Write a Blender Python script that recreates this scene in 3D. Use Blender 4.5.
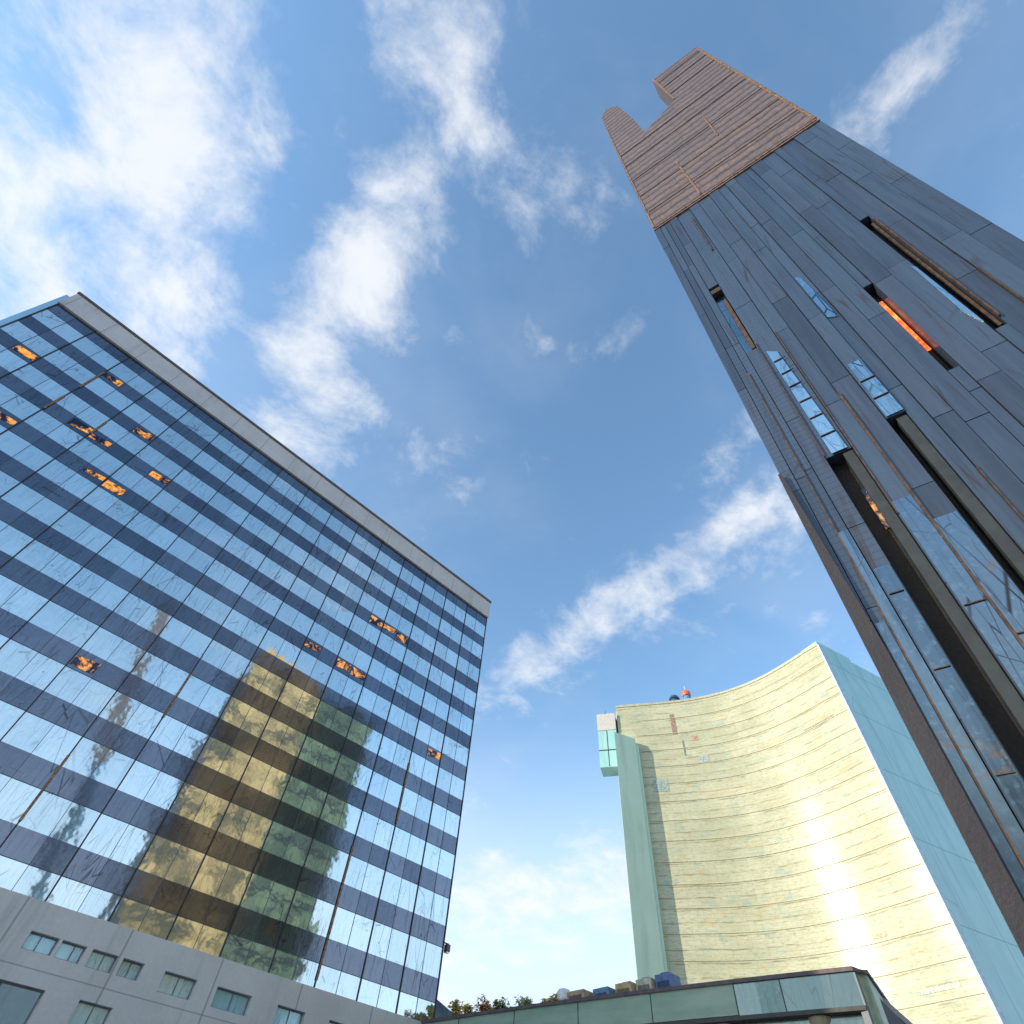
import bpy, bmesh, math, random
from mathutils import Vector, Matrix, noise
random.seed(11)
for o in list(bpy.data.objects): bpy.data.objects.remove(o)
scn = bpy.context.scene
COL = scn.collection
R = math.radians

# ------------------------------------------------------------------ camera
cam = bpy.data.cameras.new('camera')
co = bpy.data.objects.new('camera', cam); COL.objects.link(co)
cam.sensor_width = 36.0
cam.lens = 36.0 * 553.6 / 1024.0
cam.clip_start = 0.1; cam.clip_end = 8000
RX = Vector((0.6996, -0.5999, -0.3868)).normalized()   # world X in camera axes
RZ = Vector((43, 407, -553.6)).normalized()            # world Z in camera axes
RX = (RX - RZ * RX.dot(RZ)).normalized()
RY = RZ.cross(RX)
co.matrix_world = Matrix.Translation((0, 0, 1.7)) @ Matrix((RX, RY, RZ)).to_4x4()
scn.camera = co

# ------------------------------------------------------------------ sun, sky, exposure
SUN_AZ, SUN_EL = 154.0, 17.5
sd = Vector((math.cos(R(SUN_AZ)) * math.cos(R(SUN_EL)), math.sin(R(SUN_AZ)) * math.cos(R(SUN_EL)), math.sin(R(SUN_EL))))
sl = bpy.data.lights.new('sun', 'SUN'); sl.energy = 2.35; sl.angle = R(0.5); sl.color = (1.0, 0.90, 0.74)
so = bpy.data.objects.new('sun', sl); COL.objects.link(so)
so.rotation_euler = (-sd).to_track_quat('-Z', 'Y').to_euler(); so.location = sd * 300
scn.view_settings.view_transform = 'Standard'; scn.view_settings.look = 'None'
scn.view_settings.gamma = 1; scn.view_settings.exposure = 0.92
scn.view_settings.use_curve_mapping = False


class G:
    """small node graph builder"""
    def __init__(s, nt): s.nt = nt; nt.nodes.clear()
    def n(s, typ, ins=None, **kw):
        x = s.nt.nodes.new(typ)
        for k, v in kw.items(): setattr(x, k, v)
        for k, v in (ins or {}).items(): s.put(x.inputs[k], v)
        return x
    def put(s, sock, v):
        if isinstance(v, bpy.types.NodeSocket): s.nt.links.new(v, sock)
        elif isinstance(v, bpy.types.Node): s.nt.links.new(v.outputs[0], sock)
        else:
            if sock.type == 'RGBA' and len(v) == 3: v = (*v, 1)
            sock.default_value = v
    def m(s, op, a, b=0.0, c=0.0, clamp=False):
        x = s.n('ShaderNodeMath', {0: a, 1: b, 2: c}, operation=op, use_clamp=clamp); return x.outputs[0]
    def v(s, op, a, b):
        x = s.n('ShaderNodeVectorMath', {0: a, 1: b}, operation=op)
        return x.outputs['Value'] if op == 'DOT_PRODUCT' else x.outputs[0]
    def mix(s, f, a, b, blend='MIX'):
        x = s.n('ShaderNodeMix', data_type='RGBA', blend_type=blend)
        s.put(x.inputs[0], f); s.put(x.inputs[6], a); s.put(x.inputs[7], b); return x.outputs[2]
    def noise(s, vec, scale, detail=4, rough=.55, dist=0.0):
        return s.n('ShaderNodeTexNoise', {'Vector': vec, 'Scale': scale, 'Detail': detail, 'Roughness': rough, 'Distortion': dist}).outputs[0]
    def step(s, v, lo, hi):
        return s.n('ShaderNodeMapRange', {0: v, 1: lo, 2: hi, 3: 0.0, 4: 1.0}, interpolation_type='SMOOTHSTEP').outputs[0]
    def scale(s, vec, sc):
        return s.v('MULTIPLY', vec, sc)


w = bpy.data.worlds.new('World'); scn.world = w; w.use_nodes = True
g = G(w.node_tree)
sky = g.n('ShaderNodeTexSky', sky_type='NISHITA', sun_disc=False, sun_elevation=R(SUN_EL), sun_rotation=R(90 - SUN_AZ) % (2 * math.pi),
          air_density=1.0, dust_density=0.3, ozone_density=1.0)
D = g.n('ShaderNodeTexCoord').outputs['Generated']
# cloud banks: (direction to its middle, long axis, short axis, half length, half width, weight)
CLOUDS = [((-.347, .369, .862), (.255, .923, -.291), (-.903, .119, -.415), .265, .105, 1.3),
          ((-.36, .6, .715), (.513, .767, -.386), (-.779, .228, -.584), .130, .085, 1.05),
          ((-.208, .591, .78), (.757, .602, -.255), (-.62, .537, -.572), .084, .045, .65),
          ((-.059, .355, .933), (-.104, -.932, .348), (.993, -.076, .092), .180, .070, .92),
          ((-.091, .093, .991), (.996, .03, .089), (-.022, .995, -.095), .165, .066, .85),
          ((.019, .566, .824), (.751, -.553, .362), (.66, .612, -.436), .100, .065, .50),
          ((.61, .372, .699), (.2, -.926, .319), (.767, -.055, -.64), .290, .055, .85),
          ((.56, .14, .817), (-.044, -.979, .198), (.827, -.147, -.542), .090, .045, .62),
          ((.695, .643, .322), (.6, -.765, .234), (.397, .03, -.917), .320, .065, .72),
          ((.287, -.32, .903), (-.11, -.947, -.301), (.952, -.013, -.307), .120, .022, .40),
          ((.143, .054, .988), (.477, -.878, -.021), (.867, .475, -.152), .060, .025, .45),
          ((.294, .161, .942), (.118, -.984, .132), (.948, .073, -.309), .130, .035, .40)]
warp = g.n('ShaderNodeTexNoise', {'Vector': D, 'Scale': 7.0, 'Detail': 5.0, 'Roughness': .6}).outputs['Color']
D0 = D
D = g.v('ADD', D, g.scale(g.v('SUBTRACT', warp, (.5, .5, .5)), (.16, .16, .16)))
tot = None
for c, a, b, la, lb, wt in CLOUDS:
    dc = g.m('MAXIMUM', g.v('DOT_PRODUCT', D, c), 0.05)
    uu = g.m('DIVIDE', g.v('DOT_PRODUCT', D, a), g.m('MULTIPLY', dc, la))
    vv = g.m('DIVIDE', g.v('DOT_PRODUCT', D, b), g.m('MULTIPLY', dc, lb))
    q = g.m('MULTIPLY_ADD', uu, uu, g.m('MULTIPLY', vv, vv))
    e = g.m('MULTIPLY', g.m('POWER', 2.718, g.m('MULTIPLY', q, -0.8)), wt)
    tot = e if tot is None else g.m('MAXIMUM', tot, e)
D = D0
sep = g.n('ShaderNodeSeparateXYZ', {0: D})
zz = g.m('ADD', g.m('MAXIMUM', sep.outputs[2], 0.0), 0.18)
P = g.n('ShaderNodeCombineXYZ', {0: g.m('DIVIDE', sep.outputs[0], zz), 1: g.m('DIVIDE', sep.outputs[1], zz), 2: 0.3}).outputs[0]
n1 = g.noise(P, 6.5, 12, .66, .25)
n2 = g.noise(P, 2.6, 6, .58, .3)
n3 = g.noise(P, 1.3, 6, .6, .4)
dens = g.m('ADD', g.m('MULTIPLY', tot, 1.05), g.m('MULTIPLY', g.m('SUBTRACT', g.m('MULTIPLY_ADD', n1, .6, g.m('MULTIPLY', n2, .4)), .5), 4.2))
alpha = g.m('MULTIPLY', g.step(dens, .12, 1.28), .86)
back = g.m('MULTIPLY', g.step(n3, .52, .8), g.m('MULTIPLY', g.step(sep.outputs[1], .05, -.25), .30))     # thin cirrus over the other half of the sky
veil = g.m('MULTIPLY', g.step(n2, .42, .75), .10)
alpha = g.m('MAXIMUM', g.m('MAXIMUM', alpha, back), veil)
low = g.m('MULTIPLY', g.step(sep.outputs[2], .60, .14), .84)                                              # whitish band low over the horizon
skc = g.mix(low, g.mix(1.0, sky.outputs[0], (1.00, 1.20, 1.27), 'MULTIPLY'), (3.2, 3.65, 4.45))
cloudc = g.mix(n1, (3.1, 3.3, 3.6), (3.9, 3.85, 3.8))
bg = g.n('ShaderNodeBackground', {0: g.mix(alpha, skc, cloudc), 1: 0.15})
g.n('ShaderNodeOutputWorld', {0: bg})


# ------------------------------------------------------------------ materials
def mat(name):
    m = bpy.data.materials.new(name); m.use_nodes = True
    gg = G(m.node_tree); gg.obj = gg.n('ShaderNodeTexCoord').outputs['Object']
    return m, gg
def finish(gg, **ins):
    p = gg.n('ShaderNodeBsdfPrincipled')
    for k, v in ins.items(): gg.put(p.inputs[k.replace('_', ' ')], v)
    gg.n('ShaderNodeOutputMaterial', {0: p})
def bump(gg, h, strength, dist):
    return gg.n('ShaderNodeBump', {'Height': h, 'Strength': strength, 'Distance': dist}).outputs[0]
def lines(gg, vec, scale, width, seed=0.0):
    """thin irregular hairlines: 1 on a line"""
    wv = gg.v('ADD', gg.scale(vec, scale), (seed, seed * 1.7, seed * .3))
    vo = gg.n('ShaderNodeTexVoronoi', {'Vector': wv, 'Scale': 1.0}, feature='DISTANCE_TO_EDGE').outputs['Distance']
    return gg.step(vo, width, 0.0)
def stone(name, c1, c2, sc=1.0, rough=.8, bs=.25, joint=None):
    m, gg = mat(name)
    a = gg.noise(gg.obj, .35 * sc, 6, .6); b = gg.noise(gg.obj, 6 * sc, 5, .7)
    c = gg.mix(gg.step(gg.m('MULTIPLY_ADD', b, .45, gg.m('MULTIPLY', a, .55)), .3, .7), c1, c2)
    st = gg.step(gg.noise(gg.scale(gg.obj, (1.2 * sc, 1.2 * sc, .12 * sc)), 1.0, 5, .65), .52, .75)
    c = gg.mix(gg.m('MULTIPLY', st, .35), c, tuple(x * .55 for x in c1))
    if joint:
        s3 = gg.n('ShaderNodeSeparateXYZ', {0: gg.obj})
        for ax, per in joint:
            f = gg.m('FRACT', gg.m('DIVIDE', s3.outputs[ax], per))
            c = gg.mix(gg.m('MULTIPLY', gg.step(gg.m('ABSOLUTE', gg.m('SUBTRACT', f, .5)), .485, .498), .6), c, tuple(x * .35 for x in c1))
    finish(gg, Base_Color=c, Roughness=rough, Normal=bump(gg, b, bs, .05))
    return m
def plain(name, c, rough=.5, metal=0.0, var=.25, sc=1.0):
    m, gg = mat(name)
    n = gg.noise(gg.obj, 2.5 * sc, 5, .65)
    finish(gg, Base_Color=gg.mix(gg.step(n, .3, .7), tuple(x * (1 - var) for x in c), tuple(x * (1 + var) for x in c)), Roughness=gg.m('MULTIPLY_ADD', n, .2, rough - .1), Metallic=metal)
    return m
def facade_glass(name, t1, t2, streak, rough=.03, wob=.35, metal=1.0, dark=(.02, .025, .03), linew=.5):
    m, gg = mat(name)
    rnd = gg.n('ShaderNodeAttribute', attribute_name='rnd').outputs['Color']
    r = gg.n('ShaderNodeSeparateColor', {0: rnd}).outputs[0]
    c = gg.mix(r, t1, t2)
    s1 = gg.noise(gg.scale(gg.obj, (3.0, 3.0, .22)), 1.0, 6, .65)
    c = gg.mix(gg.m('MULTIPLY', gg.step(s1, .5, .78), streak), c, dark)
    s2 = gg.noise(gg.obj, 5.0, 6, .7)
    c = gg.mix(gg.m('MULTIPLY', gg.step(s2, .5, .72), streak * .8), c, tuple(x * 1.35 for x in t2))
    ln = gg.m('MAXIMUM', lines(gg, gg.obj, (.9, .9, .12), .012), lines(gg, gg.v('ADD', gg.obj, gg.n('ShaderNodeTexNoise', {'Vector': gg.obj, 'Scale': .6}).outputs['Color']), (.8, .8, .3), .006, 3.1))
    ln = gg.m('MAXIMUM', ln, lines(gg, gg.obj, (2.6, 2.6, .22), .02, 9.0))  # hairlines imitate twig reflections, drawn into the glass colour
    ln = gg.m('MULTIPLY', ln, gg.m('MULTIPLY', gg.step(gg.noise(gg.obj, .25, 3), .36, .60), linew))
    c = gg.mix(ln, c, (.05, .045, .05))
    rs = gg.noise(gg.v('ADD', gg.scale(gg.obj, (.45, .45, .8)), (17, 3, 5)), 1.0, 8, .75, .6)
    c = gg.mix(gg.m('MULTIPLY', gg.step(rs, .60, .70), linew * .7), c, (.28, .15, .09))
    wv = gg.noise(gg.obj, .55, 3, .5)
    finish(gg, Base_Color=c, Metallic=metal, Roughness=gg.m('MULTIPLY_ADD', s1, .05, rough), Normal=bump(gg, wv, wob, .05))
    return m
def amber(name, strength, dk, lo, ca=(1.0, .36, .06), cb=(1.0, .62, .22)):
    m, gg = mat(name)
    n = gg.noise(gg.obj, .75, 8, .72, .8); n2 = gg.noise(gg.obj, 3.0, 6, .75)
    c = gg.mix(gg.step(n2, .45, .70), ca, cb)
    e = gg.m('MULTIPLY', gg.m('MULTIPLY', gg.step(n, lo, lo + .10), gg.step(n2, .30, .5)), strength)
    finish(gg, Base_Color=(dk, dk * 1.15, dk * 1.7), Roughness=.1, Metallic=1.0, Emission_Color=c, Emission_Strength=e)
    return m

M = {}
M['vision'] = facade_glass('vision_glass', (.64, .75, .76), (.78, .88, .88), .22, linew=.6, metal=.90)
M['spandrel'] = facade_glass('spandrel_glass', (.13, .15, .19), (.215, .235, .28), .5, rough=.09, linew=.9, metal=.9)
M['mullion'] = plain('dark_bronze_mullion', (.035, .028, .026), .45, .3)
M['bar'] = plain('slate_blue_bar', (.075, .085, .105), .4, .2)
M['copper'] = plain('copper_strip', (.28, .15, .075), .55, .3, .7, 3)
M['parapet'] = stone('grey_stone_parapet', (.55, .50, .47), (.70, .64, .60), 1.0, joint=[(0, 3.57)])
M['plinth'] = stone('grey_render_plinth', (.58, .535, .485), (.70, .65, .59), .9, rough=.75, bs=.2, joint=[(0, 5.9), (2, 3.1)])
M['darkcore'] = plain('dark_interior', (.03, .032, .036), .7)
M['frame'] = plain('grey_window_frame', (.20, .20, .21), .5)
M['pane'] = facade_glass('teal_window_pane', (.38, .62, .66), (.50, .72, .75), .25, rough=.12, metal=.25)
M['darkpane'] = facade_glass('dark_opening_glass', (.10, .13, .14), (.14, .18, .19), .3, linew=.2)
M['pale_glass'] = facade_glass('pale_fin_glass', (.60, .74, .76), (.7, .82, .84), .1, linew=.1)
M['amber'] = amber('amber_glow', 0.60, .05, .47, (1.0, .36, .02), (1.0, .56, .10))  # emissive amber flecks, standing in for golden glints on the facade
M['redglow'] = amber('red_orange_glow', 1.1, .03, .34, (1.0, .13, .02), (1.0, .35, .08))  # emissive orange-red flecks for the tower slot

# ------------------------------------------------------------------ mesh helpers
class MB:
    def __init__(s): s.v = []; s.f = []; s.uv = []; s.r = []
    def face(s, pts, uv=None, rnd=None):
        i = len(s.v); s.v += [tuple(p) for p in pts]; s.f.append(tuple(range(i, i + len(pts))))
        s.uv.append(uv); s.r.append(random.random() if rnd is None else rnd)
    def box(s, x0, x1, y0, y1, z0, z1):
        if x0 > x1: x0, x1 = x1, x0
        if y0 > y1: y0, y1 = y1, y0
        if z0 > z1: z0, z1 = z1, z0
        p = [(x, y, z) for z in (z0, z1) for y in (y0, y1) for x in (x0, x1)]
        for q in ((0, 2, 3, 1), (4, 5, 7, 6), (0, 1, 5, 4), (2, 6, 7, 3), (0, 4, 6, 2), (1, 3, 7, 5)):
            s.face([p[k] for k in q])
        return s
    def prism(s, poly, f0, f1):
        """poly = list of 2-D points, f0/f1 map a point to the two end caps (poly order gives f1 side outwards)"""
        a = [f0(*p) for p in poly]; b = [f1(*p) for p in poly]
        s.face(list(reversed(a))); s.face(b)
        n = len(poly)
        for i in range(n):
            j = (i + 1) % n; s.face([a[i], a[j], b[j], b[i]])
        return s
    def lathe(s, prof, cx, cy, n=16):
        for (r0, z0), (r1, z1) in zip(prof, prof[1:]):
            for k in range(n):
                a, b = 2 * math.pi * k / n, 2 * math.pi * (k + 1) / n
                q = [(cx + r0 * math.cos(a), cy + r0 * math.sin(a), z0), (cx + r0 * math.cos(b), cy + r0 * math.sin(b), z0),
                     (cx + r1 * math.cos(b), cy + r1 * math.sin(b), z1), (cx + r1 * math.cos(a), cy + r1 * math.sin(a), z1)]
                if r0 < 1e-5: q = [q[0], q[2], q[3]]
                elif r1 < 1e-5: q = q[:3]
                s.face(q)
        return s
    def build(s, name, m, parent=None, merge=True, bevel=0, smooth=False):
        me = bpy.data.meshes.new(name); me.from_pydata(s.v, [], s.f)
        if any(s.uv):
            ul = me.uv_layers.new(name='UVMap')
            for p, uv in zip(me.polygons, s.uv):
                if uv:
                    for li, t in zip(p.loop_indices, uv): ul.data[li].uv = t
        at = me.color_attributes.new('rnd', 'FLOAT_COLOR', 'CORNER')
        for p, r in zip(me.polygons, s.r):
            for li in p.loop_indices: at.data[li].color = (r, r, r, 1)
        if merge:
            bm = bmesh.new(); bm.from_mesh(me); bmesh.ops.remove_doubles(bm, verts=bm.verts, dist=1e-4)
            if bevel: bmesh.ops.bevel(bm, geom=[e for e in bm.edges if e.calc_face_angle(0) > .6], offset=bevel, segments=2, affect='EDGES', profile=.5)
            bm.to_mesh(me); bm.free()
        if smooth:
            for p in me.polygons: p.use_smooth = True
        me.materials.append(m)
        o = bpy.data.objects.new(name, me); COL.objects.link(o)
        if parent: o.parent = parent
        return o
def empty(name, loc, mtx=None):
    o = bpy.data.objects.new(name, None); COL.objects.link(o); o.empty_display_size = 1
    if mtx is not None: o.matrix_world = mtx
    else: o.location = loc
    return o
def tag(o, label=None, cat=None, group=None, kind=None):
    if label: o['label'] = label
    if cat: o['category'] = cat
    if group: o['group'] = group
    if kind: o['kind'] = kind
    return o
def box(*a): return MB().box(*a)

# ------------------------------------------------------------------ ground and hill (setting)
gm = stone('paving', (.20, .20, .19), (.28, .27, .26), .8, joint=[(0, 1.2), (1, 1.2)])
gr = MB(); gr.face([(-3000, -3000, 0), (3000, -3000, 0), (3000, 3000, 0), (-3000, 3000, 0)])
tag(gr.build('ground', gm), kind='structure')
hm, hg = mat('wooded_hillside')
hn = hg.noise(hg.obj, .05, 8, .7)
finish(hg, Base_Color=hg.mix(hg.step(hn, .35, .65), (.03, .05, .065), (.07, .09, .085)), Roughness=.9, Normal=bump(hg, hn, .8, 3))  # blue-green base colour stands in for distance haze
hb = MB()
def hz(x, y):
    d = math.hypot(x - 262, y - 350)
    return 104 * math.exp(-(d / 75) ** 2) - 6 + 5 * noise.noise(Vector((x * .02, y * .02, 0)))
NX = 50
for i in range(NX):
    for j in range(NX):
        q = [(i, j), (i + 1, j), (i + 1, j + 1), (i, j + 1)]
        pts = [(120 + 12 * a, 110 + 12 * b) for a, b in q]
        hb.face([(x, y, hz(x, y)) for x, y in pts])
hill = hb.build('hill', hm, smooth=True); tag(hill, kind='structure')

# ------------------------------------------------------------------ glass office block on the left
XL, XR, YF = -21.8, 35.25, 44.0
off = empty('office_block', (0, 0, 0))
tag(off, 'long glass office block with alternating pale and dark blue floor bands above a grey plinth', 'building')
NP = 32; PW = (XR - XL) / NP; SAW = .012
def pane_row(z0, z1, mb):
    for k in range(NP):
        x0 = XL + k * PW; x1 = x0 + PW
        j = [random.uniform(-.006, .006) for _ in range(4)]
        a, b = YF + SAW, YF
        mb.face([(x0, a + j[0], z0), (x1, b + j[1], z0), (x1, b + j[2], z1), (x0, a + j[3], z1)])
        mb.face([(x1, b + j[1], z0), (x1, YF + SAW + .02, z0), (x1, YF + SAW + .02, z1), (x1, b + j[2], z1)])
for k in range(12):
    zt = 53.3 - 3.5 * k; zm = zt - 1.5; zb = zt - 3.5 if k < 11 else 12.0
    s = MB(); pane_row(zm, zt, s); s.build('spandrel_band', M['spandrel'], off, merge=False)
    s = MB(); pane_row(zb, zm, s); wv = s.build('ribbon_window', M['vision'], off, merge=False)
    t = MB(); t.box(XL, XR, YF - .02, YF + .2, zm - .018, zm + .018); t.build('transom', M['bar'], wv)
box(XL + .05, XR - .05, YF + .3, YF + 4.5, 0.0, 55.9).build('body', M['darkcore'], off)
for k in range(17):
    x = XL + k * PW * 2
    box(x - .04, x + .04, YF - .07, YF + .26, 12.02, 53.28).build('mullion', M['mullion'], off)
for k in range(16):
    x = XL + (2 * k + 1) * PW
    box(x - .016, x + .016, YF - .025, YF + .2, 12.02, 53.28).build('glazing_bar', M['bar'], off)
par = box(XL - .1, XR + .1, YF - .25, YF + 4.7, 53.3, 56.0).build('parapet', M['parapet'], off)
box(XL - .18, XR + .18, YF - .34, YF + 4.8, 56.0, 56.32).build('coping', plain('dark_coping', (.11, .085, .075), .6), par)
pl = MB()
# plinth wall with real window openings: a grid of wall cells with the openings left out
OPEN = [(6.95, 8.45, 9.95, 10.72), (8.62, 9.95, 9.95, 10.72), (10.3, 11.75, 9.93, 10.72), (12.05, 13.3, 9.93, 10.72),
        (14.6, 16.65, 9.75, 10.70), (18.0, 20.4, 9.74, 10.70), (22.3, 24.4, 9.7, 10.68), (26.3, 28.4, 9.7, 10.68), (30.2, 32.3, 9.7, 10.68),
        (10.95, 12.75, 6.4, 8.66), (4.6, 9.16, 6.6, 8.66), (15.4, 18.2, 6.4, 8.5), (20.6, 23.4, 6.4, 8.5)]
xs = sorted({XL, XR, *[o[0] for o in OPEN], *[o[1] for o in OPEN]}); zs = sorted({0.0, 12.0, *[o[2] for o in OPEN], *[o[3] for o in OPEN]})
YP = YF - .12; DP = .40
for x0, x1 in zip(xs, xs[1:]):
    for z0, z1 in zip(zs, zs[1:]):
        xc, zc = (x0 + x1) / 2, (z0 + z1) / 2
        if not any(o[0] < xc < o[1] and o[2] < zc < o[3] for o in OPEN):
            pl.face([(x0, YP, z0), (x1, YP, z0), (x1, YP, z1), (x0, YP, z1)])
for x0, x1, z0, z1 in OPEN:
    yb = YP + DP
    pl.face([(x0, YP, z0), (x0, YP, z1), (x0, yb, z1), (x0, yb, z0)]); pl.face([(x1, YP, z1), (x1, YP, z0), (x1, yb, z0), (x1, yb, z1)])
    pl.face([(x0, YP, z1), (x1, YP, z1), (x1, yb, z1), (x0, yb, z1)]); pl.face([(x0, YP, z0), (x0, yb, z0), (x1, yb, z0), (x1, YP, z0)])
pl.face([(XL, YP, 12), (XR, YP, 12), (XR, YF + .3, 12), (XL, YF + .3, 12)])
pl.face([(XR, YP, 0), (XR, YF + 4.5, 0), (XR, YF + 4.5, 12), (XR, YP, 12)])
pl.face([(XL, YP, 0), (XL, YP, 12), (XL, YF + 4.5, 12), (XL, YF + 4.5, 0)])
po = pl.build('plinth', M['plinth'], off)
for i, (x0, x1, z0, z1) in enumerate(OPEN):
    yb = YP + DP - .06; f = MB(); t = .07
    f.box(x0, x1, yb - .05, yb + .05, z0, z0 + t).box(x0, x1, yb - .05, yb + .05, z1 - t, z1)
    f.box(x0, x0 + t, yb - .05, yb + .05, z0 + t, z1 - t).box(x1 - t, x1, yb - .05, yb + .05, z0 + t, z1 - t)
    xm = x0 + (x1 - x0) * random.uniform(.4, .62)
    f.box(xm - .03, xm + .03, yb - .04, yb + .04, z0 + t, z1 - t)
    wo = f.build('plinth_window', M['frame'], off, merge=False)
    pn = MB(); pn.face([(x0, yb, z0), (x1, yb, z0), (x1, yb, z1), (x0, yb, z1)]); pn.build('pane', M['darkpane' if i == 10 else 'pane'], wo)
# pale glass screen standing off the left corner
box(XL - .55, XL - .12, YF + .05, YF + .12, 12, 55.2).build('corner_screen', M['pale_glass'], off)
# copper cover strips clipped over stretches of the mullions
for x, z0, z1 in ((-14.6, 45.8, 49.2), (-14.6, 41.5, 44.0), (-11.1, 42.0, 44.2), (29.3, 24.0, 29.6), (25.7, 12.4, 21.0), (4.9, 15.0, 19.0), (8.5, 23.5, 27.5), (-.4, 14.0, 17.4)):
    k = round((x - XL) / (2 * PW)); x = XL + k * 2 * PW
    box(x - .075, x + .075, YF - .11, YF - .072, z0, z1).build('copper_strip', M['copper'], off)
# glowing panes added to stand in for golden glints on the glass
GLINTS = [(-19.0, 45.0, 2.4, 1.1), (-14.0, 47.8, 1.5, .8), (-12.6, 41.4, 1.2, 1.0), (-10.9, 41.6, 1.6, .9),
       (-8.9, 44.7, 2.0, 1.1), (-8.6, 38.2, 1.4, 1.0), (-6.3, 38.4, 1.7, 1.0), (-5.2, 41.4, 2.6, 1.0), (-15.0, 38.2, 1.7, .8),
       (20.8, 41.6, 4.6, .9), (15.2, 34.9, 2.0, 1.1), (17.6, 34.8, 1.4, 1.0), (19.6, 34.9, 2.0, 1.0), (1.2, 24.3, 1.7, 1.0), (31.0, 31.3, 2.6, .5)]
for x, z, wd, h in GLINTS:
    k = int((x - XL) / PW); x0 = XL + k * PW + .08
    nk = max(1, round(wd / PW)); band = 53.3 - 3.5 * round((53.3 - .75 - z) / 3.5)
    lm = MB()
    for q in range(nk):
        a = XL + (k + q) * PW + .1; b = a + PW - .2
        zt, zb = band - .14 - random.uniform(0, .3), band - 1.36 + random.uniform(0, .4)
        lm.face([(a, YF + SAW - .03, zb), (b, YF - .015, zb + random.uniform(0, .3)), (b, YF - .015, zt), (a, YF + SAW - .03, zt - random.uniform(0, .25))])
    lm.build('glow_panel', M['amber'], off)

# small fixture on the corner
fx = empty('corner_light', (XR + .1, YF + .2, 17.2)); fx.scale = (.7, .7, .7); tag(fx, 'small dark lamp bracket sticking out from the right corner of the glass office block', 'lamp')
box(0, .9, -.06, .06, .0, .12).build('arm', M['mullion'], fx)
box(.45, 1.0, -.3, .3, -.75, 0).build('lamp_housing', plain('weathered_bronze', (.16, .10, .09), .6, 0, .5, 3), fx, bevel=.08)
box(.5, .95, -.25, .25, -.82, -.752).build('lens', M['pale_glass'], fx)

# ------------------------------------------------------------------ leaning dark tower on the right
tv = Vector((-.178, -.068, .982)).normalized(); wv_ = Vector((-.16, .987, 0)); wv_ = (wv_ - tv * wv_.dot(tv)).normalized(); bv = wv_.cross(tv)
TM = Matrix((bv, wv_, tv)).transposed().to_4x4(); TM.translation = Vector((15, 0, 1.7))      # local: x = depth, y = across, z = up the face
tow = empty('leaning_tower', None, TM)
tag(tow, 'tall leaning tower clad in dark blue strips with a brown notched crown', 'tower')
def tower_cladding(name, c1, c2):
    m, gg = mat(name)
    r = gg.n('ShaderNodeSeparateColor', {0: gg.n('ShaderNodeAttribute', attribute_name='rnd').outputs['Color']}).outputs[0]
    n = gg.noise(gg.scale(gg.obj, (4, 4, .25)), 1.0, 7, .65); n2 = gg.noise(gg.obj, 9, 5, .7)
    c = gg.mix(gg.step(gg.m('MULTIPLY_ADD', n, .7, gg.m('MULTIPLY', r, .3)), .25, .75), c1, c2)
    ln = gg.m('MAXIMUM', lines(gg, gg.obj, (2.2, 2.2, .07), .03), gg.m('MULTIPLY', lines(gg, gg.obj, (1.2, 1.2, .12), .012, 5.3), .6))
    c = gg.mix(gg.m('MULTIPLY', ln, gg.m('MULTIPLY', gg.step(gg.noise(gg.obj, .5, 3), .4, .65), .8)), c, (.05, .03, .022))
    s3 = gg.n('ShaderNodeSeparateXYZ', {0: gg.obj})
    f = gg.m('FRACT', gg.m('DIVIDE', s3.outputs[2], .22))
    ribs = gg.m('MULTIPLY', gg.step(gg.m('ABSOLUTE', gg.m('SUBTRACT', f, .5)), .36, .5), gg.step(s3.outputs[1], .3, 1.0))
    c = gg.mix(gg.m('MULTIPLY', ribs, .35), c, (.015, .018, .025))
    finish(gg, Base_Color=c, Roughness=gg.m('MULTIPLY_ADD', n2, .25, .18), Metallic=.35, Specular_IOR_Level=.6, Normal=bump(gg, n, .25, .03))
    return m
M['clad'] = tower_cladding('blue_black_cladding', (.042, .062, .092), (.078, .108, .150))
M['clad2'] = tower_cladding('slate_cladding', (.042, .058, .082), (.078, .10, .138))
M['slot'] = stone('dark_slot_lining', (.035, .028, .024), (.07, .055, .045), 2, .9)
M['slotside'] = plain('grey_green_reveal', (.030, .036, .036), .55)
M['rust'] = plain('rust_brown_seam', (.085, .048, .028), .6, .2, .5, 2)
M['dkcol'] = stone('dark_purple_column', (.019, .016, .02), (.036, .03, .034), 2, .6)
M['towglass'] = facade_glass('tower_glass', (.28, .38, .43), (.46, .56, .60), .7, rough=.16, linew=1.0)
M['bluepane'] = facade_glass('blue_tower_glass', (.12, .17, .215), (.19, .255, .30), .7, rough=.18, linew=1.0)
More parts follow.
